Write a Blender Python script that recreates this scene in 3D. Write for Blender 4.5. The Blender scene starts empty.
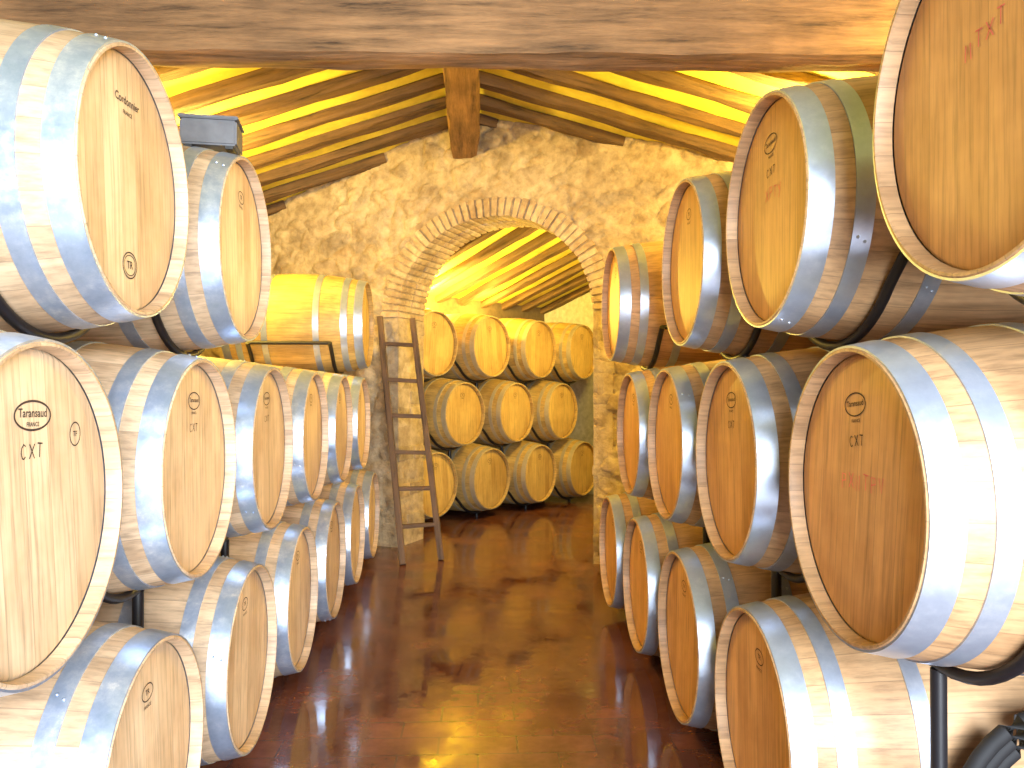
import bpy, bmesh, math, random
from mathutils import Vector, Matrix, noise
random.seed(7)
PI=math.pi
C=bpy.context.scene.collection
CAMZ=1.26

# ---------------------------------------------------------------- node helpers
class NT:
    def __init__(s,name):
        s.m=bpy.data.materials.new(name); s.m.use_nodes=True
        s.t=s.m.node_tree; s.b=s.t.nodes['Principled BSDF']
    def n(s,typ,**k):
        nd=s.t.nodes.new(typ)
        for a,v in k.items(): setattr(nd,a,v)
        return nd
    def l(s,a,b): s.t.links.new(a,b)
    def math(s,op,a,b=None,c=None):
        nd=s.t.nodes.new('ShaderNodeMath'); nd.operation=op
        for i,v in enumerate((a,b,c)):
            if v is None: continue
            if isinstance(v,(int,float)): nd.inputs[i].default_value=v
            else: s.l(v,nd.inputs[i])
        return nd.outputs[0]
    def ramp(s,fac,stops,interp='LINEAR'):
        nd=s.t.nodes.new('ShaderNodeValToRGB'); nd.color_ramp.interpolation=interp
        e=nd.color_ramp.elements
        while len(e)<len(stops): e.new(.5)
        for el,(p,c) in zip(e,stops):
            el.position=p; el.color=(c[0],c[1],c[2],1) if len(c)==3 else c
        s.l(fac,nd.inputs[0]); return nd.outputs[0]
    def mix(s,fac,a,b,blend='MIX'):
        nd=s.t.nodes.new('ShaderNodeMixRGB'); nd.blend_type=blend
        for i,v in enumerate((fac,a,b)):
            if isinstance(v,(int,float)): nd.inputs[i].default_value=v
            elif isinstance(v,tuple): nd.inputs[i].default_value=(v[0],v[1],v[2],1)
            else: s.l(v,nd.inputs[i])
        return nd.outputs[0]
    def obj(s,scale=(1,1,1),loc=None):
        tc=s.n('ShaderNodeTexCoord'); mp=s.n('ShaderNodeMapping')
        mp.inputs['Scale'].default_value=scale
        s.l(tc.outputs['Object'],mp.inputs[0])
        if loc is not None: s.l(loc,mp.inputs['Location'])
        return mp.outputs[0]
    def noise(s,vec,scale,detail=4,rough=.55):
        nd=s.n('ShaderNodeTexNoise'); nd.inputs['Scale'].default_value=scale
        nd.inputs['Detail'].default_value=detail; nd.inputs['Roughness'].default_value=rough
        s.l(vec,nd.inputs['Vector']); return nd.outputs[0]
    def bump(s,h,strength=.4,dist=.01):
        nd=s.n('ShaderNodeBump'); nd.inputs['Strength'].default_value=strength
        nd.inputs['Distance'].default_value=dist; s.l(h,nd.inputs['Height'])
        s.l(nd.outputs[0],s.b.inputs['Normal'])
    def col(s,c):
        if isinstance(c,tuple): s.b.inputs['Base Color'].default_value=(c[0],c[1],c[2],1)
        else: s.l(c,s.b.inputs['Base Color'])
    def rough(s,v):
        if isinstance(v,(int,float)): s.b.inputs['Roughness'].default_value=v
        else: s.l(v,s.b.inputs['Roughness'])

def scl(c,k): return (c[0]*k,c[1]*k,c[2]*k)

def mat_staves(name,base):
    m=NT(name)
    oi=m.n('ShaderNodeObjectInfo'); rnd=oi.outputs['Random']
    tc=m.n('ShaderNodeTexCoord'); sp=m.n('ShaderNodeSeparateXYZ'); m.l(tc.outputs['Object'],sp.inputs[0])
    ang=m.math('ARCTAN2',sp.outputs[1],sp.outputs[2])
    a=m.math('MULTIPLY_ADD',ang,29/(2*PI),60.0)
    a=m.math('ADD',a,m.math('MULTIPLY',rnd,7.3))
    idx=m.math('FLOOR',a); fr=m.math('FRACT',a)
    wn=m.n('ShaderNodeTexWhiteNoise',noise_dimensions='2D'); cx=m.n('ShaderNodeCombineXYZ')
    m.l(idx,cx.inputs[0]); m.l(rnd,cx.inputs[1]); m.l(cx.outputs[0],wn.inputs['Vector'])
    off=m.n('ShaderNodeCombineXYZ'); m.l(m.math('MULTIPLY',rnd,40),off.inputs[0]); m.l(wn.outputs['Value'],off.inputs[1])
    g=m.noise(m.obj((1.6,26,26),off.outputs[0]),3.0,6,.65)
    g2=m.noise(m.obj((1,1,1),off.outputs[0]),4.0,4,.6)
    c=m.ramp(g,[(.3,scl(base,.62)),(.52,base),(.75,tuple(min(1,x*1.22) for x in base))])
    c=m.mix(.6,c,m.ramp(wn.outputs['Value'],[(0,(.72,.66,.6)),(.5,(.93,.9,.88)),(1,(1.08,1.05,1.02))]),'MULTIPLY')
    c=m.mix(.65,c,m.ramp(g2,[(.35,(.62,.54,.47)),(.6,(1,1,1))]),'MULTIPLY')
    ed=m.math('ABSOLUTE',m.math('SUBTRACT',fr,.5))
    gr=m.math('GREATER_THAN',ed,.485)
    c=m.mix(m.math('MULTIPLY',gr,.5),c,scl(base,.25))
    c=m.mix(.45,c,m.ramp(rnd,[(0,(.74,.68,.62)),(1,(1.05,1.02,1))]),'MULTIPLY')
    m.col(c); m.rough(.52)
    h=m.math('SUBTRACT',m.math('MULTIPLY',g,.35),gr)
    m.bump(h,.3,.004); return m.m

def mat_head(name,base):
    m=NT(name)
    oi=m.n('ShaderNodeObjectInfo'); rnd=oi.outputs['Random']
    tc=m.n('ShaderNodeTexCoord'); sp=m.n('ShaderNodeSeparateXYZ'); m.l(tc.outputs['Object'],sp.inputs[0])
    a=m.math('ADD',m.math('MULTIPLY',sp.outputs[1],12.5),m.math('ADD',rnd,50))
    idx=m.math('FLOOR',a); fr=m.math('FRACT',a)
    wn=m.n('ShaderNodeTexWhiteNoise',noise_dimensions='2D'); cx=m.n('ShaderNodeCombineXYZ')
    m.l(idx,cx.inputs[0]); m.l(rnd,cx.inputs[1]); m.l(cx.outputs[0],wn.inputs['Vector'])
    off=m.n('ShaderNodeCombineXYZ'); m.l(m.math('MULTIPLY',rnd,40),off.inputs[2]); m.l(wn.outputs['Value'],off.inputs[1])
    g=m.noise(m.obj((10,28,1.3),off.outputs[0]),3.2,6,.65)
    g2=m.noise(m.obj((1,1,1),off.outputs[0]),3.0,4,.65)
    c=m.ramp(g,[(.3,scl(base,.62)),(.5,base),(.78,tuple(min(1,x*1.15) for x in base))])
    c=m.mix(.7,c,m.ramp(wn.outputs['Value'],[(0,(.78,.71,.64)),(1,(1.06,1.04,1.02))]),'MULTIPLY')
    c=m.mix(.65,c,m.ramp(g2,[(.36,(.68,.58,.49)),(.58,(1,1,1))]),'MULTIPLY')
    c=m.mix(.45,c,m.ramp(rnd,[(0,(.74,.68,.60)),(1,(1.05,1.03,1))]),'MULTIPLY')
    ed=m.math('ABSOLUTE',m.math('SUBTRACT',fr,.5)); gr=m.math('GREATER_THAN',ed,.488)
    c=m.mix(m.math('MULTIPLY',gr,.5),c,scl(base,.35))
    m.col(c); m.rough(.5)
    m.bump(m.math('SUBTRACT',m.math('MULTIPLY',g,.3),gr),.25,.003); return m.m

def mat_hoop(name,kind):
    m=NT(name)
    oi=m.n('ShaderNodeObjectInfo'); off=m.n('ShaderNodeCombineXYZ')
    m.l(m.math('MULTIPLY',oi.outputs['Random'],30),off.inputs[0])
    n1=m.noise(m.obj((1,1,1),off.outputs[0]),30,7,.75)
    n2=m.noise(m.obj((1,1,1),off.outputs[0]),6,4,.6)
    f=m.math('ADD',m.math('MULTIPLY',n1,.5),m.math('MULTIPLY',n2,.5))
    if kind=='b': c=m.ramp(f,[(.38,(.33,.42,.58)),(.50,(.41,.50,.66)),(.59,(.56,.63,.75)),(.67,(.86,.88,.92))])
    elif kind=='c': c=m.ramp(f,[(.36,(.38,.44,.56)),(.5,(.43,.50,.62)),(.64,(.54,.60,.70))])
    else: c=m.ramp(f,[(.36,(.42,.36,.24)),(.5,(.50,.43,.28)),(.64,(.58,.50,.34))])  # yellow cast of the back room light put into the hoop colour
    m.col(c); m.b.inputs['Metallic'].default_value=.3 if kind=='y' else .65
    m.l(m.ramp(n1,[(.3,(.28,)*3),(.7,(.38,)*3)]),m.b.inputs['Roughness'])
    m.bump(n1,.05,.001); return m.m

def mat_beam(name,base,axis=(1.2,14,14),rough=.75,con=1.4):
    m=NT(name)
    oi=m.n('ShaderNodeObjectInfo'); off=m.n('ShaderNodeCombineXYZ')
    m.l(m.math('MULTIPLY',oi.outputs['Random'],30),off.inputs[0])
    g=m.noise(m.obj(axis,off.outputs[0]),2.2,8,.7)
    k=m.noise(m.obj((1,1,1),off.outputs[0]),2.5,4,.6)
    c=m.ramp(g,[(.32,scl(base,.25)),(.45,scl(base,.9)),(.7,scl(base,con))])
    c=m.mix(.6,c,m.ramp(k,[(.35,(.5,.48,.45)),(.65,(1.1,1.1,1.05))]),'MULTIPLY')
    m.col(c); m.rough(rough); m.bump(g,.8,.015); return m.m

def mat_plain(name,c,rough=.5,metal=0):
    m=NT(name)
    n=m.noise(m.obj(),18,4)
    m.col(m.ramp(n,[(.3,scl(c,.75)),(.7,scl(c,1.15))])); m.rough(rough)
    m.b.inputs['Metallic'].default_value=metal; return m.m

M={}
for tone,b in (('pale',(.66,.50,.34)),('honey',(.57,.37,.20)),('yellowlit',(.66,.46,.15))):  # oak tones carry left daylight, right warm light and yellow lamplight in their colour
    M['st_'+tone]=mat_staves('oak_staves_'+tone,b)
for tone,b in (('pale',(.76,.60,.41)),('honey',(.64,.36,.155)),('yellowlit',(.70,.48,.15))):  # heads likewise: whitened by daylight, orange from warm bounce, yellow from lamps
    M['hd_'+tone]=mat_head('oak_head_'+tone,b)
M['hoop_b']=mat_hoop('galvanised_blotchy','b'); M['hoop_c']=mat_hoop('galvanised_clean','c'); M['hoop_y']=mat_hoop('galvanised_yellowlit','y')
M['ink']=mat_plain('burnt_ink',(.045,.025,.02),.8)
M['pink']=mat_plain('pink_chalk',(.76,.18,.16),.9)
M['steel']=mat_plain('black_steel',(.008,.008,.011),.45,.0)
M['rubber']=mat_plain('black_rubber',(.008,.008,.010),.75,.0)
M['rafter']=mat_beam('rafter_wood',(.14,.078,.038))
M['tie']=mat_beam('tie_beam_wood',(.25,.135,.058),(1.0,12,12),.85,1.7)
M['ladder']=mat_beam('ladder_wood',(.15,.085,.048),(1.5,14,14),.7)
M['grey']=mat_plain('grey_paint',(.13,.13,.14),.45)
M['dark']=mat_plain('dark_slot',(.03,.03,.03),.6)
M['plaster']=mat_plain('plaster',(.34,.28,.19),.9)
M['rearp']=mat_plain('rear_plaster_shade',(.15,.105,.06),.9)  # plaster darkened so the gaps between the back barrels look shaded
M['white']=mat_plain('white_plaster',(.50,.48,.45),.9)

m=NT('ceiling_tiles_lamplit')
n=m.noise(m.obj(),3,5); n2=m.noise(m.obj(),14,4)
c=m.ramp(n,[(.3,(.70,.58,.08)),(.6,(.92,.80,.12))])  # yellow of the roof lamps put into the tile colour
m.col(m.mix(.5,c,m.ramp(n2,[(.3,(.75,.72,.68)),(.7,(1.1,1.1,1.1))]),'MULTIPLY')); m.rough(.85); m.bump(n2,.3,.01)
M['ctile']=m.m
m=NT('wet_terracotta_floor')
br=m.n('ShaderNodeTexBrick'); br.inputs['Scale'].default_value=1
br.inputs['Color1'].default_value=(.150,.054,.036,1); br.inputs['Color2'].default_value=(.122,.045,.031,1)
br.inputs['Mortar'].default_value=(.10,.045,.034,1)
br.inputs['Brick Width'].default_value=.28; br.inputs['Row Height'].default_value=.14; br.inputs['Mortar Size'].default_value=.004
m.l(m.obj(),br.inputs[0])
n1=m.noise(m.obj(),2.3,7,.64); n2=m.noise(m.obj(),9,5,.65); n3=m.noise(m.obj(),3.5,2,.5)
c=m.mix(.65,br.outputs[0],m.ramp(n2,[(.3,(.62,.58,.54)),(.7,(1.27,1.22,1.17))]),'MULTIPLY')
c=m.mix(1,c,m.ramp(n1,[(.41,(.74,.70,.70)),(.60,(1.17,1.17,1.17))]),'MULTIPLY')
m.col(c)
m.rough(m.ramp(n1,[(.40,(.045,)*3),(.50,(.13,)*3),(.63,(.26,)*3)]))
m.b.inputs['Specular IOR Level'].default_value=.65
wet=m.ramp(n1,[(.40,(.0,)*3),(.53,(1,)*3)])
h=m.math('ADD',m.math('MULTIPLY',m.math('ADD',m.math('MULTIPLY',br.outputs['Fac'],-.18),m.math('MULTIPLY',n2,.55)),wet),m.math('MULTIPLY',n3,.5))
m.bump(h,.11,.01)
M['floor']=m.m
m=NT('rubble_stone')
at=m.n('ShaderNodeAttribute',attribute_name='Col')
n=m.noise(m.obj(),14,6,.65); nb_=m.noise(m.obj(),2.2,4,.6); n5=m.noise(m.obj(),5,6,.7)
c=m.mix(m.ramp(n5,[(.46,(.0,)*3),(.64,(.7,)*3)]),at.outputs['Color'],(.61,.50,.33))
c=m.mix(.75,c,m.ramp(n,[(.3,(.50,.44,.35)),(.62,(1.12,1.09,1.04))]),'MULTIPLY')
c=m.mix(.75,c,m.ramp(nb_,[(.35,(.62,.54,.43)),(.6,(1.04,1.01,.96))]),'MULTIPLY')
m.col(c); m.rough(.92)
m.bump(n,.9,.025); M['stone']=m.m

# ---------------------------------------------------------------- object helpers
def link(name,me,mat=None,parent=None):
    o=bpy.data.objects.new(name,me); C.objects.link(o)
    if mat: me.materials.append(mat)
    if parent: o.parent=parent
    return o
def mesh_of(bm,name,smooth=None):
    me=bpy.data.meshes.new(name); bmesh.ops.recalc_face_normals(bm,faces=bm.faces[:]) if bm.faces else None
    bm.to_mesh(me); bm.free()
    if smooth is not None:
        for p in me.polygons: p.use_smooth=True
        me.set_sharp_from_angle(angle=math.radians(smooth))
    return me
def tag(o,label,cat,group=None):
    o['label']=label; o['category']=cat
    if group: o['group']=group
def empty(name,loc,rz=0):
    o=bpy.data.objects.new(name,None); C.objects.link(o); o.location=loc; o.rotation_euler=(0,0,rz); o.empty_display_size=.1
    return o
def struct(o): o['kind']='structure'; return o
def lathe(bm,prof,seg=96,close=False):
    rings=[]
    for x,r in prof:
        rings.append([bm.verts.new((x,r*math.sin(2*PI*i/seg),r*math.cos(2*PI*i/seg))) for i in range(seg)])
    pr=list(zip(rings,rings[1:]))
    if close: pr.append((rings[-1],rings[0]))
    for a,b in pr:
        for i in range(seg):
            j=(i+1)%seg; bm.faces.new((a[i],a[j],b[j],b[i]))
    return rings
def tube(bm,pts,r,seg=10):
    pts=[Vector(p) for p in pts]; rings=[]
    for i,p in enumerate(pts):
        d=(pts[min(i+1,len(pts)-1)]-pts[max(i-1,0)]).normalized()
        up=Vector((1,0,0)) if abs(d.x)<.9 else Vector((0,0,1))
        a=d.cross(up).normalized(); b=d.cross(a)
        rings.append([bm.verts.new(p+r*(a*math.cos(2*PI*k/seg)+b*math.sin(2*PI*k/seg))) for k in range(seg)])
    for A,B in zip(rings,rings[1:]):
        for k in range(seg): bm.faces.new((A[k],A[(k+1)%seg],B[(k+1)%seg],B[k]))
    bm.faces.new(rings[0]); bm.faces.new(rings[-1])
def box(bm,c,s):
    vs=[]
    for x in (-.5,.5):
        for y in (-.5,.5):
            for z in (-.5,.5):
                vs.append(bm.verts.new(Vector((x*s[0],y*s[1],z*s[2]))+Vector(c)))
    return [bm.faces.new([vs[i] for i in f]) for f in ((0,1,3,2),(4,6,7,5),(0,4,5,1),(2,3,7,6),(0,2,6,4),(1,5,7,3))]
def beam_mesh(name,p0,p1,w,h,amp=.01,nseg=40,seed=0,up=(0,0,1)):
    p0=Vector(p0); p1=Vector(p1); L=(p1-p0).length
    bm=bmesh.new(); N=5; rings=[]
    for i in range(nseg+1):
        x=-L/2+L*i/nseg; ring=[]
        per=[]
        for k in range(N): per.append((-.5+k/N,-.5))
        for k in range(N): per.append((.5,-.5+k/N))
        for k in range(N): per.append((.5-k/N,.5))
        for k in range(N): per.append((-.5,.5-k/N))
        for (a,b) in per:
            ra=a*w; rb=b*h
            if abs(a)==.5 and abs(b)==.5: ra*=.93; rb*=.93
            q=Vector((x*2.2,a*2+seed*7,b*2))
            d=noise.noise_vector(q)*amp+noise.noise_vector(q*3)*amp*.4
            ring.append(bm.verts.new((x,ra+d.y,rb+d.z)))
        rings.append(ring)
    for A,B in zip(rings,rings[1:]):
        n=len(A)
        for k in range(n): bm.faces.new((A[k],A[(k+1)%n],B[(k+1)%n],B[k]))
    bm.faces.new(rings[0]); bm.faces.new(rings[-1])
    me=mesh_of(bm,name,50)
    d=(p1-p0).normalized(); yv=Vector(up).cross(d).normalized(); zv=d.cross(yv)
    mt=Matrix((d,yv,zv)).transposed().to_4x4(); mt.translation=(p0+p1)/2
    return me,mt
def beam(name,p0,p1,w,h,mat,parent=None,**k):
    me,mt=beam_mesh(name,p0,p1,w,h,**k); o=link(name,me,mat,parent); o.matrix_world=mt
    return o

# ---------------------------------------------------------------- barrel
L2=.475; RB=.354; RE=.300; HX=.443
def rad(x): return RB-(RB-RE)*(abs(x)/L2)**2
def body_mesh(name):
    bm=bmesh.new()
    left=[(-HX,.288),(-.468,.289),(-.475,.292),(-.475,.297),(-.472,.3)]
    mid=[(x,rad(x)) for x in [-.465+.93*i/30 for i in range(31)]]
    prof=left+mid+[(-x,r) for x,r in reversed(left)]
    lathe(bm,prof,96); return mesh_of(bm,name,32)
def head_mesh():
    bm=bmesh.new()
    rings=lathe(bm,[(-HX+.004,.2895),(-HX,.281),(-HX-.0005,.2)],64)
    bm.faces.new(rings[-1]); return mesh_of(bm,'head',40)
def hoop_mesh(a,b,sgn,riv):
    bm=bmesh.new()
    xs=[a+(b-a)*i/4 for i in range(5)]
    out=[(sgn*x,rad(x)+.0035) for x in xs]; inn=[(sgn*x,rad(x)-.001) for x in reversed(xs)]
    lathe(bm,out+inn,96,True)
    for k in range(2):
        x=sgn*(a+(b-a)*(.3+.4*k)); r=rad(x)+.003
        bmesh.ops.create_uvsphere(bm,u_segments=8,v_segments=5,radius=.0042,matrix=Matrix.Translation((x,r*math.sin(riv+k*.03),r*math.cos(riv+k*.03))))
    return mesh_of(bm,'hoop',32)
HOOPS=[(.417,.4725),(.330,.372),(.150,.190)]
HOOPS_T=[(.425,.471),(.340,.375),(.156,.190)]
def text_mesh(txt,size,spacing=1.0):
    cu=bpy.data.curves.new('t','FONT'); cu.body=txt; cu.size=size; cu.align_x='CENTER'; cu.align_y='CENTER'; cu.space_character=spacing
    cu.resolution_u=3; cu.offset=size*.012
    o=bpy.data.objects.new('t',cu); C.objects.link(o)
    dg=bpy.context.evaluated_depsgraph_get(); me=bpy.data.meshes.new_from_object(o.evaluated_get(dg))
    bpy.data.objects.remove(o); return me
def put(bm,me,cx,cy):
    vs=[bm.verts.new((0,-(v.co.x+cx),v.co.y+cy)) for v in me.vertices]
    for p in me.polygons:
        try: bm.faces.new([vs[i] for i in p.vertices])
        except ValueError: pass
def ring2(bm,cx,cy,rx,ry,w,n=48):
    A=[];B=[]
    for i in range(n):
        t=2*PI*i/n
        A.append(bm.verts.new((0,-(cx+rx*math.cos(t)),cy+ry*math.sin(t)))); B.append(bm.verts.new((0,-(cx+(rx-w)*math.cos(t)),cy+(ry-w)*math.sin(t))))
    for i in range(n):
        j=(i+1)%n; bm.faces.new((A[i],A[j],B[j],B[i]))
def stroke(bm,pts,w):
    pts=[Vector(p) for p in pts]
    prev=None
    for i,p in enumerate(pts):
        d=(pts[min(i+1,len(pts)-1)]-pts[max(i-1,0)]).normalized(); nn=Vector((-d.y,d.x))*w/2
        a=bm.verts.new((0,-(p.x+nn.x),p.y+nn.y)); b=bm.verts.new((0,-(p.x-nn.x),p.y-nn.y))
        if prev: bm.faces.new((prev[0],a,b,prev[1]))
        prev=(a,b)
LET={'P':[[(0,0),(.05,1),(.55,.95),(.6,.6),(.05,.5)]],'X':[[(0,0),(.7,1)],[(0,1),(.7,0)]],'T':[[(0,1),(.7,.95)],[(.35,1),(.3,0)]],
     'V':[[(0,1),(.3,.1),(.6,1.05)]],'Y':[[(0,1),(.3,.5)],[(.6,1.05),(.2,-.2)]],'N':[[(0,0),(0,1),(.5,0),(.5,1)]],
     'C':[[(.55,.85),(.3,1),(.05,.75),(0,.4),(.15,.05),(.35,0),(.55,.15)]],'M':[[(0,0),(.05,1),(.3,.4),(.55,1),(.62,0)]]}
def word_strokes(bm,word,cx,cy,h,w,slant=0,jit=.15):
    x=cx-len(word)*h*.45
    for i,ch in enumerate(word):
        dy=random.uniform(-jit,jit)*h+slant*i*h
        for s in LET[ch]: stroke(bm,[(x+a*h*.9,cy+dy+b*h) for a,b in s],w)
        x+=h*.98
def stamp_mesh(kind):
    bm=bmesh.new()
    if kind=='big':
        ring2(bm,0,.168,.060,.028,.004); put(bm,text_mesh('Taransaud',.0222),0,.172); put(bm,text_mesh('FRANCE',.011),0,.152)
        word_strokes(bm,'CXT',0,.092,.026,.0026,0,.04)
        ring2(bm,.15,.13,.021,.024,.0025); put(bm,text_mesh('TF',.015),.15,.13)
    elif kind=='mid':
        ring2(bm,0,.185,.046,.025,.0030); put(bm,text_mesh('Taransaud',.0172),0,.187); put(bm,text_mesh('FRANCE',.010),0,.151)
        word_strokes(bm,'CXT',0,.100,.022,.0024,0,.04)
    elif kind=='script':
        put(bm,text_mesh('Cordonnier',.026),0,.185); put(bm,text_mesh('FRANCE',.013),0,.158)
        ring2(bm,.0,-.185,.038,.031,.003); ring2(bm,.0,-.185,.031,.024,.002); put(bm,text_mesh('TR',.025),0,-.185)
    else:
        ring2(bm,0,.18,.032,.021,.0028); put(bm,text_mesh('TR',.018),0,.18); put(bm,text_mesh('FRANCE',.011),0,.147)
    bmesh.ops.recalc_face_normals(bm,faces=bm.faces[:])
    me=bpy.data.meshes.new('stamp'); bm.to_mesh(me); bm.free(); me.materials.append(M['ink']); return me
def chalk_mesh(word,cx,cy,h,slant=0):
    bm=bmesh.new(); word_strokes(bm,word,cx,cy,h,.0024,slant)
    me=bpy.data.meshes.new('chalk'); bm.to_mesh(me); bm.free(); me.materials.append(M['pink']); return me
STAMPS={k:stamp_mesh(k) for k in ('big','mid','script','small')}
protos={}
def proto(tone,hoop):
    key=(tone,hoop)
    if key in protos: return protos[key]
    root=empty('wine_barrel',(0,0,0))
    b=link('body',body_mesh('body'),M['st_'+tone],root); b.location=(0,0,RB)
    me=head_mesh(); me.materials.append(M['hd_'+tone])
    h=link('head',me,None,root); h.location=(0,0,RB)
    h2=link('head',me,None,root); h2.location=(0,0,RB); h2.rotation_euler=(0,0,PI)
    for s in (-1,1):
        for k,(a,c) in enumerate(HOOPS_T if hoop=='hoop_y' else HOOPS):
            hm=hoop_mesh(a,c,s,.4+k*1.1); hm.materials.append(M[hoop])
            o=link('hoop',hm,None,root); o.location=(0,0,RB)
    protos[key]=root; root['_proto']=1
    return root
used=set()
def barrel(cx,cy,zc,rz,tone,hoop,label,group,stamp='small',chalk=None):
    p=proto(tone,hoop); loc=(cx,cy,zc-RB)
    if (tone,hoop) not in used:
        used.add((tone,hoop)); r=p; r.location=loc; r.rotation_euler=(0,0,rz)
        if '_proto' in r: del r['_proto']
    else:
        src=[c for c in p.children if c.name.split('.')[0] in('body','head','hoop')]
        r=bpy.data.objects.new('wine_barrel',None); C.objects.link(r); r.location=loc; r.rotation_euler=(0,0,rz); r.empty_display_size=.1
        for ch in src:
            c=ch.copy(); C.objects.link(c); c.parent=r
    roll=random.uniform(-.5,.5)
    for ch in r.children:
        if ch.name.startswith('hoop'): ch.rotation_euler=(random.uniform(0,6.28),0,0)
        if ch.name.startswith('body'): ch.rotation_euler=(roll,0,0)
        if ch.name.startswith('head'): 
            ch.rotation_euler=(random.uniform(-.12,.12),0,ch.rotation_euler[2])
    if stamp:
        s=bpy.data.objects.new('stamp',STAMPS[stamp]); C.objects.link(s); s.parent=r; s.location=(-HX-.002,0,RB); s.rotation_euler=(random.uniform(-.1,.1),0,0)
        s['label']='dark branded stamp and lettering'
    if chalk:
        s=bpy.data.objects.new('chalk_mark',chalk); C.objects.link(s); s.parent=r; s.location=(-HX-.0022,0,RB); s['label']='pink chalk scribble'
    tag(r,label,'barrel',group); return r

# ---------------------------------------------------------------- racks
RT=.013
def saddle_mesh():
    bm=bmesh.new(); R=rad(.27)+RT+.004
    pts=[(0,-.358,-.15)]
    for i in range(17):
        a=math.radians(-50+100*i/16); pts.append((0,R*math.sin(a),-R*math.cos(a)))
    pts.append((0,.358,-.15))
    tube(bm,pts,RT,10)
    me=mesh_of(bm,'saddle',40); me.materials.append(M['steel']); return me
SAD=saddle_mesh()
def tube_mesh(p,r,name):
    bm=bmesh.new(); tube(bm,p,r,12); me=mesh_of(bm,name,40); me.materials.append(M['steel']); return me
CROSS=tube_mesh([(-.27,0,0),(.27,0,0)],.012,'cross_bar')
R0=rad(.27)+2*RT+.004
POST={}
def rack(cx,cy,zc,rz,label,low=None,off=0):
    """off: world shift of the posts along the row, so they pass between the barrels below"""
    if low is None: low=0
    r=empty('barrel_rack',(cx,cy,low),rz)
    lift=(R0-math.sqrt(max(0,R0*R0-off*off)))
    H=zc-R0-low+lift
    key=round(H,3)
    if key not in POST: POST[key]=tube_mesh([(0,0,0),(0,0,H+.004)],.016,'post')
    for s in (-1,1):
        o=bpy.data.objects.new('saddle',SAD); C.objects.link(o); o.parent=r; o.location=(s*.27,0,zc-low)
        o=bpy.data.objects.new('post',POST[key]); C.objects.link(o); o.parent=r; o.location=(s*.27,off*math.cos(rz) if off else 0,0)
    for y in (-.346,.346):
        o=bpy.data.objects.new('cross_bar',CROSS); C.objects.link(o); o.parent=r; o.location=(0,y,zc-low-.15)
    tag(r,label,'rack','black steel barrel racks')
    return r

ZB,ZM,ZT=.372,1.05,1.735
XL=-.763-L2; XR=.746+L2
ZMl=ZB-.15+RT; ZTl=ZM-.15+RT
ORD=['nearest the camera','second from the camera','third from the camera','fourth from the camera','fifth from the camera','sixth from the camera']
chk1=chalk_mesh('PXNTPV',.01,.01,.032,.03); chk2=chalk_mesh('MTXT',-.01,.05,.027,.3); chk3=chalk_mesh('XPTY',.01,.035,.030)
def row(ys,cx,zc,rz,tone,hoop,side,rowname,look,stamps,chalks=None,low=0,posts=None):
    for i,y in enumerate(ys):
        lb=look[i] if i<len(look) else look[-1]
        barrel(cx,y,zc,rz,tone,hoop,f"{lb} barrel, {rowname} row of {side} stack, {ORD[i]}",f"barrels in the {side} stack",
               stamps[i] if i<len(stamps) else stamps[-1],(chalks or {}).get(i))
        rack(cx,y,zc,rz,f"black tube rack under {rowname} row barrel of {side} stack, {ORD[i]}",low,(posts[i]-y) if posts else 0)
row([1.46,2.27,3.05,3.84,4.63,5.42],XL,ZM,PI,'pale','hoop_b','left','middle',['bright daylit oak','pale oak','pale oak','pale oak'],['big','mid','mid','small'],low=ZMl,posts=[1.54,2.33,3.115,3.895,4.675,5.45])
row([1.93,2.73,3.50,4.29,5.06,5.84],XL+.015,ZB,PI,'pale','hoop_b','left','bottom',['sunlit oak','stained-rim oak','pale oak'],['small'],low=0)
XLt=-.768-L2; XL3=-.775-L2
barrel(XLt,1.86,ZT,PI,'pale','hoop_b','big oak barrel with blotchy hoops, top of left stack, nearest the camera','barrels in the left stack','script')
barrel(XLt,2.71,ZT,PI,'pale','hoop_b','oak barrel under the grey box, top of left stack','barrels in the left stack','small')
barrel(XL3,5.70,ZT,PI,'yellowlit','hoop_c','yellow-lit oak barrel alone on top of left stack beside the ladder','barrels in the left stack','small')
for x,y,l,p in ((XLt,1.86,'black tube rack under the nearest top barrel of left stack',1.865),(XLt,2.71,'black tube rack under the top left barrel carrying the grey box',2.66),(XL3,5.70,'black tube rack under the lone yellow-lit barrel near the ladder',5.81)):
    rack(x,y,ZT,PI,l,ZTl,p-y)
row([1.60,2.42,3.20,3.98],XR,ZM,0,'honey','hoop_c','right','middle',['chalk-marked oak','dark-headed oak','orange oak','orange oak'],['mid','mid','small'],{0:chk1},low=ZMl,posts=[1.62,2.52,3.30,4.08])
row([2.14,2.92,3.70,4.48],XR-.02,ZB-.005,0,'honey','hoop_c','right','bottom',['sunlit honey oak','honey oak'],['small'],low=0)
row([1.18,2.08,2.92],XR,ZT,0,'honey','hoop_c','right','top',['huge pink-chalked oak','steel-banded oak','orange-headed oak'],['small','mid','small'],{0:chk2,1:chk3},low=ZTl,posts=[1.19,2.01,2.81])
barrel(XR-.03,4.32,ZT,0,'honey','hoop_c','small-looking oak barrel on top of right stack, beside the arch','barrels in the right stack','small')
rack(XR-.03,4.32,ZT,0,'black tube rack under the top right barrel beside the arch',ZTl,.05)
X2=XR+.95+.1
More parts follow.
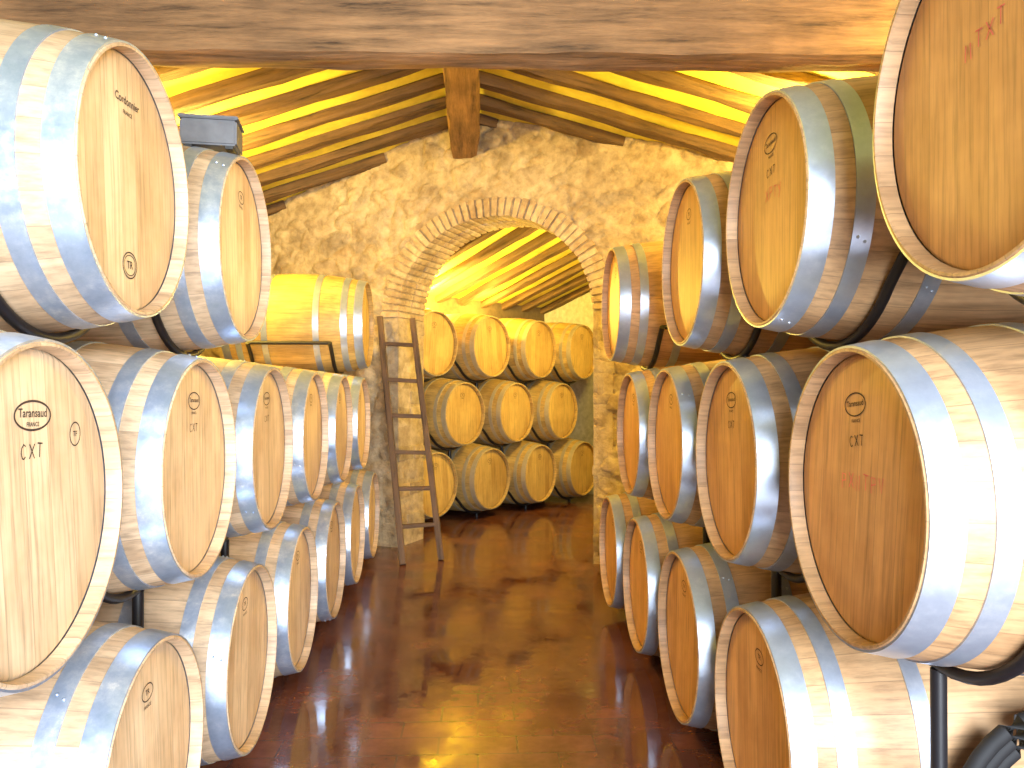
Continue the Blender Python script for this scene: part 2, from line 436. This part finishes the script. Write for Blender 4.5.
for y,z,lo in ((2.43,ZB,0),(3.23,ZB,0),(2.03,ZM,ZMl),(2.83,ZM,ZMl),(2.43,ZT,ZTl),(3.23,ZT,ZTl)):
    barrel(X2,y,z,0,'honey','hoop_c','shadowed oak barrel in the dark bank behind the right stack','barrels behind the right stack',None)
    rack(X2,y,z,0,'shadowed black tube rack in the dark bank behind the right stack',lo)

# loops of hose standing between the racks at lower right
bm=bmesh.new(); pts=[]
for i in range(3*40+1):
    a=2*PI*i/40; turn=i/40; r=.285-.034*turn
    pts.append((r*math.sin(a),-.022+.015*turn,.312+r*math.cos(a)))
tube(bm,pts,.018,12)
hs=link('hose_coil',mesh_of(bm,'hose_coil',60),M['rubber']); hs.location=(1.30,1.715,0)
tag(hs,'coil of black hose standing below the nearest barrels at lower right','hose')

# ---------------------------------------------------------------- back room barrels
dV=Vector((.72,.695)).normalized(); nV=Vector((dV.y,-dV.x))
P0=Vector((-.38,7.50)); pitch=.735
rzb=math.atan2(nV.y,nV.x)+PI+math.radians(8)
hN=Vector((math.cos(rzb-PI),math.sin(rzb-PI)))
def back(k,z,low,rown,i):
    h=P0+dV*pitch*k; c=h-hN*L2
    w=['leftmost','second from left','third from left','rightmost'][i]
    barrel(c.x,c.y,z,rzb,'yellowlit','hoop_y',f"yellow-lit oak barrel beyond the arch, {rown} row, {w}",'barrels beyond the arch','small')
    rack(c.x,c.y,z,rzb,f"black tube rack beyond the arch under {rown} row barrel, {w}",low)
for i,k in enumerate((0,1,2,3)): back(k,ZB+.02,0,'bottom',i); back(k,ZT-.02,ZTl,'top',i)
for i,k in ((0,.5),(1,1.5),(3,2.5)): back(k,ZM,ZMl,'middle',i)

# ---------------------------------------------------------------- room shell
bm=bmesh.new()
box(bm,(1,5.5,-.05),(10,14,.1)); fl=struct(link('floor',mesh_of(bm,'floor'),M['floor']))
th=math.atan(.45); U=Vector((math.cos(th),-math.sin(th),0)); NI=Vector((-math.sin(th),-math.cos(th),0)); TH=-NI
O=Vector((.11,6.2055,0))
def roofz(X): return 3.44-(.28 if X>-.1 else .33)*abs(X+.1)
AR=.815; SP=1.86; EV=.93
def aw(r,a,t=0): return (-r*math.cos(a), SP+r*EV*math.sin(a), t)
stone_pal=[(.56,.45,.29),(.44,.34,.22),(.64,.54,.38),(.38,.30,.20),(.68,.58,.41),(.50,.40,.28),(.60,.46,.28),(.46,.39,.30)]
bm=bmesh.new(); nu=330; nz=170; u0,u1=-3.45,3.25
cl=bm.verts.layers.float_color.new('Col')
G=[]
for i in range(nu+1):
    u=u0+(u1-u0)*i/nu; X=O.x+U.x*u; top=roofz(X); colv=[]
    for j in range(nz+1):
        z=top*j/nz
        q=Vector((u*5.3,z*8.0,0)); q+=noise.noise_vector(q*.8)*.6
        ds,ps=noise.voronoi(q)
        e=ds[1]-ds[0]; mfac=min(1,max(0,(e-.05)/.20))
        rnd=abs(math.sin(ps[0].x*12.9898+ps[0].y*78.233)*43758.5453)%1
        d=(.010+.034*rnd)*mfac**.6+.015*noise.noise(Vector((u*12,z*12,3)))+.008*noise.noise(Vector((u*34,z*34,3)))
        if rnd<.22: d*=.3; mfac*=.4
        c=stone_pal[int(((rnd*7.13)%1)*7.999)]; mo=(.57,.47,.32)
        cc=[mo[k]*(1-mfac)+c[k]*mfac for k in range(3)]
        v=bm.verts.new(O+U*u+NI*d+Vector((0,0,z))); v[cl]=(*cc,1); colv.append(v)
    G.append(colv)
for i in range(nu):
    for j in range(nz):
        u=u0+(u1-u0)*(i+.5)/nu; z=(G[i][j].co.z+G[i+1][j+1].co.z)/2
        ins=(abs(u)<AR+.03 and z<SP) or (z>=SP and math.hypot(u,(z-SP)/EV)<AR+.03)
        if not ins: bm.faces.new((G[i][j],G[i+1][j],G[i+1][j+1],G[i][j+1]))
for v in [v for v in bm.verts if not v.link_faces]: bm.verts.remove(v)
me=mesh_of(bm,'wall_end'); 
for p in me.polygons: p.use_smooth=True
we=struct(link('wall_end',me,M['stone']))
FB=((0,1,3,2),(4,6,7,5),(0,4,5,1),(2,3,7,6),(0,2,6,4),(1,5,7,3))
def colored_boxes(name,items,parent,bev=.008):
    bm=bmesh.new(); cl=bm.verts.layers.float_color.new('Col')
    for vs,c in items:
        v=[bm.verts.new(p) for p in vs]
        for x in v: x[cl]=(*c,1)
        for f in FB: bm.faces.new([v[i] for i in f])
    bmesh.ops.bevel(bm,geom=bm.edges[:],offset=bev,segments=2,affect='EDGES',profile=.6)
    me=mesh_of(bm,name,40); return link(name,me,M['stone'],parent)
def W(u,z,t): return O+U*u+Vector((0,0,z))+TH*t
items=[]; nb=46
for k in range(nb):
    a0=PI*k/nb+.009; a1=PI*(k+1)/nb-.009
    for (t0,t1) in ((-.042,.17),(.178,.42)):
        ri=AR+random.uniform(-.004,.004); ro=AR+.16+random.uniform(-.008,.008); f=random.uniform(-.006,.006)
        c=random.choice([(.66,.51,.33),(.54,.40,.25),(.68,.55,.38),(.57,.43,.27),(.63,.50,.34)])
        vs=[]
        for r in (ri,ro):
            for a in (a0,a1):
                for t in (t0+f,t1): vs.append(W(*aw(r,a,t)))
        items.append((vs,c))
colored_boxes('arch_bricks',items,we,.006)
bm=bmesh.new(); cl=bm.verts.layers.float_color.new('Col'); R=[]
for k in range(49):
    a=PI*k/48
    R.append([bm.verts.new(W(*aw(r,a,t))) for r,t in ((AR+.012,-.024),(AR+.15,-.024),(AR+.15,.41),(AR+.012,.41))])
for A,B in zip(R,R[1:]):
    for k in range(4): bm.faces.new((A[k],A[(k+1)%4],B[(k+1)%4],B[k]))
for v in bm.verts: v[cl]=(.44,.36,.25,1)
link('arch_mortar',mesh_of(bm,'arch_mortar',40),M['stone'],we)
items=[]
for s in (-1,1):
    z=0
    while z<SP-.02:
        h=min(random.uniform(.07,.15),SP-z)
        if SP-z-h<.05: h=SP-z
        w=random.uniform(.08,.20)
        for (t0,t1) in ((-.024,random.uniform(.12,.28)),(None,.42)):
            if t0 is None: t0=tp+.006
            tp=t1
            c=random.choice(stone_pal); j=random.uniform(-.010,.010)
            vs=[]
            for uu in (AR+j,AR+w):
                for zz in (z+.005,z+h-.005):
                    for t in (t0+j,t1): 
                        p=W(s*uu,zz,t); p+=Vector([random.uniform(-.008,.008) for _ in range(3)]); vs.append(p)
            items.append((vs,c))
        z+=h
colored_boxes('jamb_stones',items,we,.018)
bm=bmesh.new(); cl=bm.verts.layers.float_color.new('Col')
for s in (-1,1):
    vs=[]
    for uu in (AR+.004,AR+.15):
        for zz in (0,SP):
            for t in (-.022,.41): vs.append(bm.verts.new(W(s*uu,zz,t)))
    for f in FB: bm.faces.new([vs[i] for i in f])
for v in bm.verts: v[cl]=(.54,.44,.30,1)
link('jamb_mortar',mesh_of(bm,'jamb_mortar'),M['stone'],we)
def topz(u): return roofz(O.x+U.x*u)
def lowz(u): 
    if abs(u)>=AR+.02: return 0
    return SP+EV*math.sqrt(max(0,(AR+.02)**2-u*u))
us=sorted([u0,-2.5,-1.5,-(AR+.02)-1e-4,AR+.02+1e-4,1.5,2.5,u1]+[-(AR+.02)*math.cos(PI*k/24) for k in range(25)])
bm=bmesh.new()
for a,b in zip(us,us[1:]):
    if b-a<5e-4: continue
    bm.faces.new([bm.verts.new(W(u,z,.405)) for u,z in ((a,lowz(a)),(b,lowz(b)),(b,topz(b)),(a,topz(a)))])
link('rear_face',mesh_of(bm,'rear_face'),M['plaster'],we)

for nm,X,y1 in (('wall_left',-3.06,7.9),('wall_right',3.06,5.2)):
    bm=bmesh.new(); hh=roofz(math.copysign(3.0,X)); box(bm,(X,(y1-.6)/2,hh/2),(.12,y1+.6,hh)); struct(link(nm,mesh_of(bm,nm),M['plaster']))
bm=bmesh.new()
for s in (-1,1):
    x1=-.1+s*3.1
    def ywall(X): return 6.255-.45*X+.2
    a=[(-.1,-.6),(x1,-.6),(x1,ywall(x1)),(-.1,ywall(-.1))]
    lo=[bm.verts.new((x,y,roofz(x)+.002)) for x,y in a]; hi=[bm.verts.new((x,y,roofz(x)+.08)) for x,y in a]
    bm.faces.new(lo); bm.faces.new(hi)
    for i in range(4):
        j=(i+1)%4; bm.faces.new((lo[i],lo[j],hi[j],hi[i]))
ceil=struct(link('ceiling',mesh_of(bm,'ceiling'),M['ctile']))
RD=.070
y=-.35; i=0
while y<7.5:
    for s in (-1,1):
        xa=-.1+s*.02; xb=-.1+s*2.95
        lim=(6.255-y)/.45
        if s==1:
            xe=min(xb,lim+.05)
            if xe<xa+.15: continue
            p0=Vector((xa,y,roofz(xa)-RD/2)); p1=Vector((xe,y,roofz(xe)-RD/2))
        else:
            xs=min(xa,lim+.05)
            if xs<xb+.15: continue
            p0=Vector((xs,y,roofz(xs)-RD/2)); p1=Vector((xb,y,roofz(xb)-RD/2))
        o=beam('rafter',p0,p1,.105+random.uniform(-.012,.015),RD+random.uniform(-.005,.010),M['rafter'],ceil,amp=.018,nseg=26,seed=i)
        i+=1
    y+=.41
rb=beam('ridge_beam',(-.1,-.4,3.20),(-.1,6.30,3.20),.21,.21,M['tie'],ceil,amp=.02,nseg=50,seed=91)
tb=beam('tie_beam',(-2.98,3.24,2.705),(2.98,3.18,2.755),.18,.30,M['tie'],None,amp=.018,nseg=110,seed=55)
tag(tb,'massive rough-hewn brown tie beam crossing under the ridge of the roof','beam')

W0=P0-nV*1.2
def WP(k,t=0): 
    return W0+dV*.78*k+nV*t
EZ=2.25; SL=.3
def tmax(k):
    w=WP(k); return max(.05,min(3.7,(w.y+.45*w.x-6.72)/(-(nV.y+.45*nV.x))))
KE=3.70
bm=bmesh.new()
ks=[-1.5+.25*i for i in range(int((KE+1.5)/.25)+2)]; ks=[min(k,KE) for k in ks]
for a,b in zip(ks,ks[1:]):
    if b<=a: continue
    q=[]
    for k,t in ((a,-.1),(b,-.1),(b,tmax(b)),(a,tmax(a))):
        p=WP(k,t); q.append((p.x,p.y,EZ+.1+SL*t))
    bm.faces.new([bm.verts.new(v) for v in q])
bmesh.ops.remove_doubles(bm,verts=bm.verts[:],dist=.0001)
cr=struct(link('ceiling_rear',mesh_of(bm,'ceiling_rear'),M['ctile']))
k=-1.4; i=0
while k<KE:
    tm=tmax(k)
    if tm>.3:
        a=WP(k,-.05); b=WP(k,tm-.03)
        beam('rafter',(a.x,a.y,EZ+.06-.05*SL),(b.x,b.y,EZ+.06+SL*(tm-.03)),.10,.075,M['rafter'],cr,amp=.014,nseg=24,seed=200+i)
    k+=.46; i+=1
bm=bmesh.new()
a=WP(-1.6); b=WP(KE)
vs=[(a.x,a.y,0),(b.x,b.y,0),(b.x,b.y,EZ+.1),(a.x,a.y,EZ+.1)]
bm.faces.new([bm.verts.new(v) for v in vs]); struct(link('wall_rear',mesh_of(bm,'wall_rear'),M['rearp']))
bm=bmesh.new()
a=WP(KE); b=WP(KE,4.2)
vs=[(a.x,a.y,0),(b.x,b.y,0),(b.x,b.y,EZ+.1+4.2*SL),(a.x,a.y,EZ+.1)]
bm.faces.new([bm.verts.new(v) for v in vs]); struct(link('wall_far',mesh_of(bm,'wall_far'),M['white']))

# ---------------------------------------------------------------- ladder
lr=empty('ladder',(-.41,6.0,0))
def lpart(name,p0,p1,w,h,seed):
    me,mt=beam_mesh(name,p0,p1,w,h,amp=.003,nseg=14,seed=seed,up=(0,1,0.01)); o=link(name,me,M['ladder'],None)
    o.parent=lr; o.matrix_parent_inverse=Matrix.Translation(lr.location).inverted()
    o.matrix_world=mt
    return o
bpy.context.view_layer.update()
La,Lb=Vector((-.545,5.86,.005)),Vector((-.79,6.48,1.86)); Ra,Rb=Vector((-.275,6.02,.005)),Vector((-.52,6.38,1.84))
lpart('rail',La,Lb,.046,.052,1); lpart('rail',Ra,Rb,.046,.050,2)
for i,t in enumerate((.14,.285,.43,.58,.73,.885)):
    a=La.lerp(Lb,t); b=Ra.lerp(Rb,t); d=(b-a).normalized()*.02
    lpart('rung',a-d,b+d,.030,.036,10+i)
tag(lr,'old wooden ladder with six rungs leaning on the stone pillar by the arch','ladder')

# ---------------------------------------------------------------- grey box
gb=empty('metal_box',(-.90,2.74,2.070),math.radians(8))
bm=bmesh.new(); box(bm,(0,0,.05),(.18,.14,.085)); bmesh.ops.bevel(bm,geom=bm.edges[:],offset=.006,segments=2,affect='EDGES'); link('housing',mesh_of(bm,'housing',40),M['grey'],gb)
bm=bmesh.new(); box(bm,(0,0,.098),(.19,.15,.012)); bmesh.ops.bevel(bm,geom=bm.edges[:],offset=.003,segments=2,affect='EDGES'); link('lid',mesh_of(bm,'lid',40),M['grey'],gb)
for s in (-1,1):
    bm=bmesh.new(); box(bm,(s*.065,0,.004),(.025,.12,.012)); link('foot',mesh_of(bm,'foot'),M['dark'],gb)
tag(gb,'small grey metal box resting on the second top barrel at left','box')

# ---------------------------------------------------------------- lights
def area(name,loc,target,sx,sy,power,col):
    l=bpy.data.lights.new(name,'AREA'); l.shape='RECTANGLE'; l.size=sx; l.size_y=sy; l.energy=power; l.color=col
    o=bpy.data.objects.new(name,l); C.objects.link(o); o.location=loc
    o.rotation_euler=(Vector(target)-Vector(loc)).to_track_quat('-Z','Y').to_euler(); return o
def point(name,loc,power,col,r=.08):
    l=bpy.data.lights.new(name,'POINT'); l.energy=power; l.color=col; l.shadow_soft_size=r
    o=bpy.data.objects.new(name,l); C.objects.link(o); o.location=loc; return o
YE=(1,.68,.12)
area('door_daylight',(.70,-1.8,1.40),(-.15,3,.60),2.0,2.0,590,(.84,.92,1))
for i,(p,e) in enumerate((((-1.9,4.0,2.48),100),((-1.75,5.0,2.55),125),((1.75,4.25,2.62),160),((2.0,2.7,2.6),60))):
    point('roof_lamp',p,e,YE,.06)
p=WP(.75,.40); point('rear_light',(p.x,p.y,2.20),240,(1,.70,.10),.05)
p=WP(2.0,.3); point('rear_light',(p.x,p.y,2.2),35,(1,.70,.10),.05)
p=WP(1.3,2.7); point('rear_light',(p.x,p.y,2.2),170,(1,.72,.16),.15)  # added fill without a fixture, brightens barrel heads that are lit from behind
w=bpy.data.worlds.new('w'); bpy.context.scene.world=w; w.use_nodes=True
w.node_tree.nodes['Background'].inputs[0].default_value=(.80,.86,1,1); w.node_tree.nodes['Background'].inputs[1].default_value=.08

cam=bpy.data.cameras.new('cam'); co=bpy.data.objects.new('cam',cam); C.objects.link(co)
cam.lens=800/1024*36; cam.sensor_width=36; cam.clip_start=.02
co.location=(0,0,CAMZ); co.rotation_euler=(math.radians(90.57),0,-math.atan(34/800))
bpy.context.scene.camera=co
bpy.context.scene.view_settings.view_transform='Standard'
bpy.context.scene.view_settings.look='None'
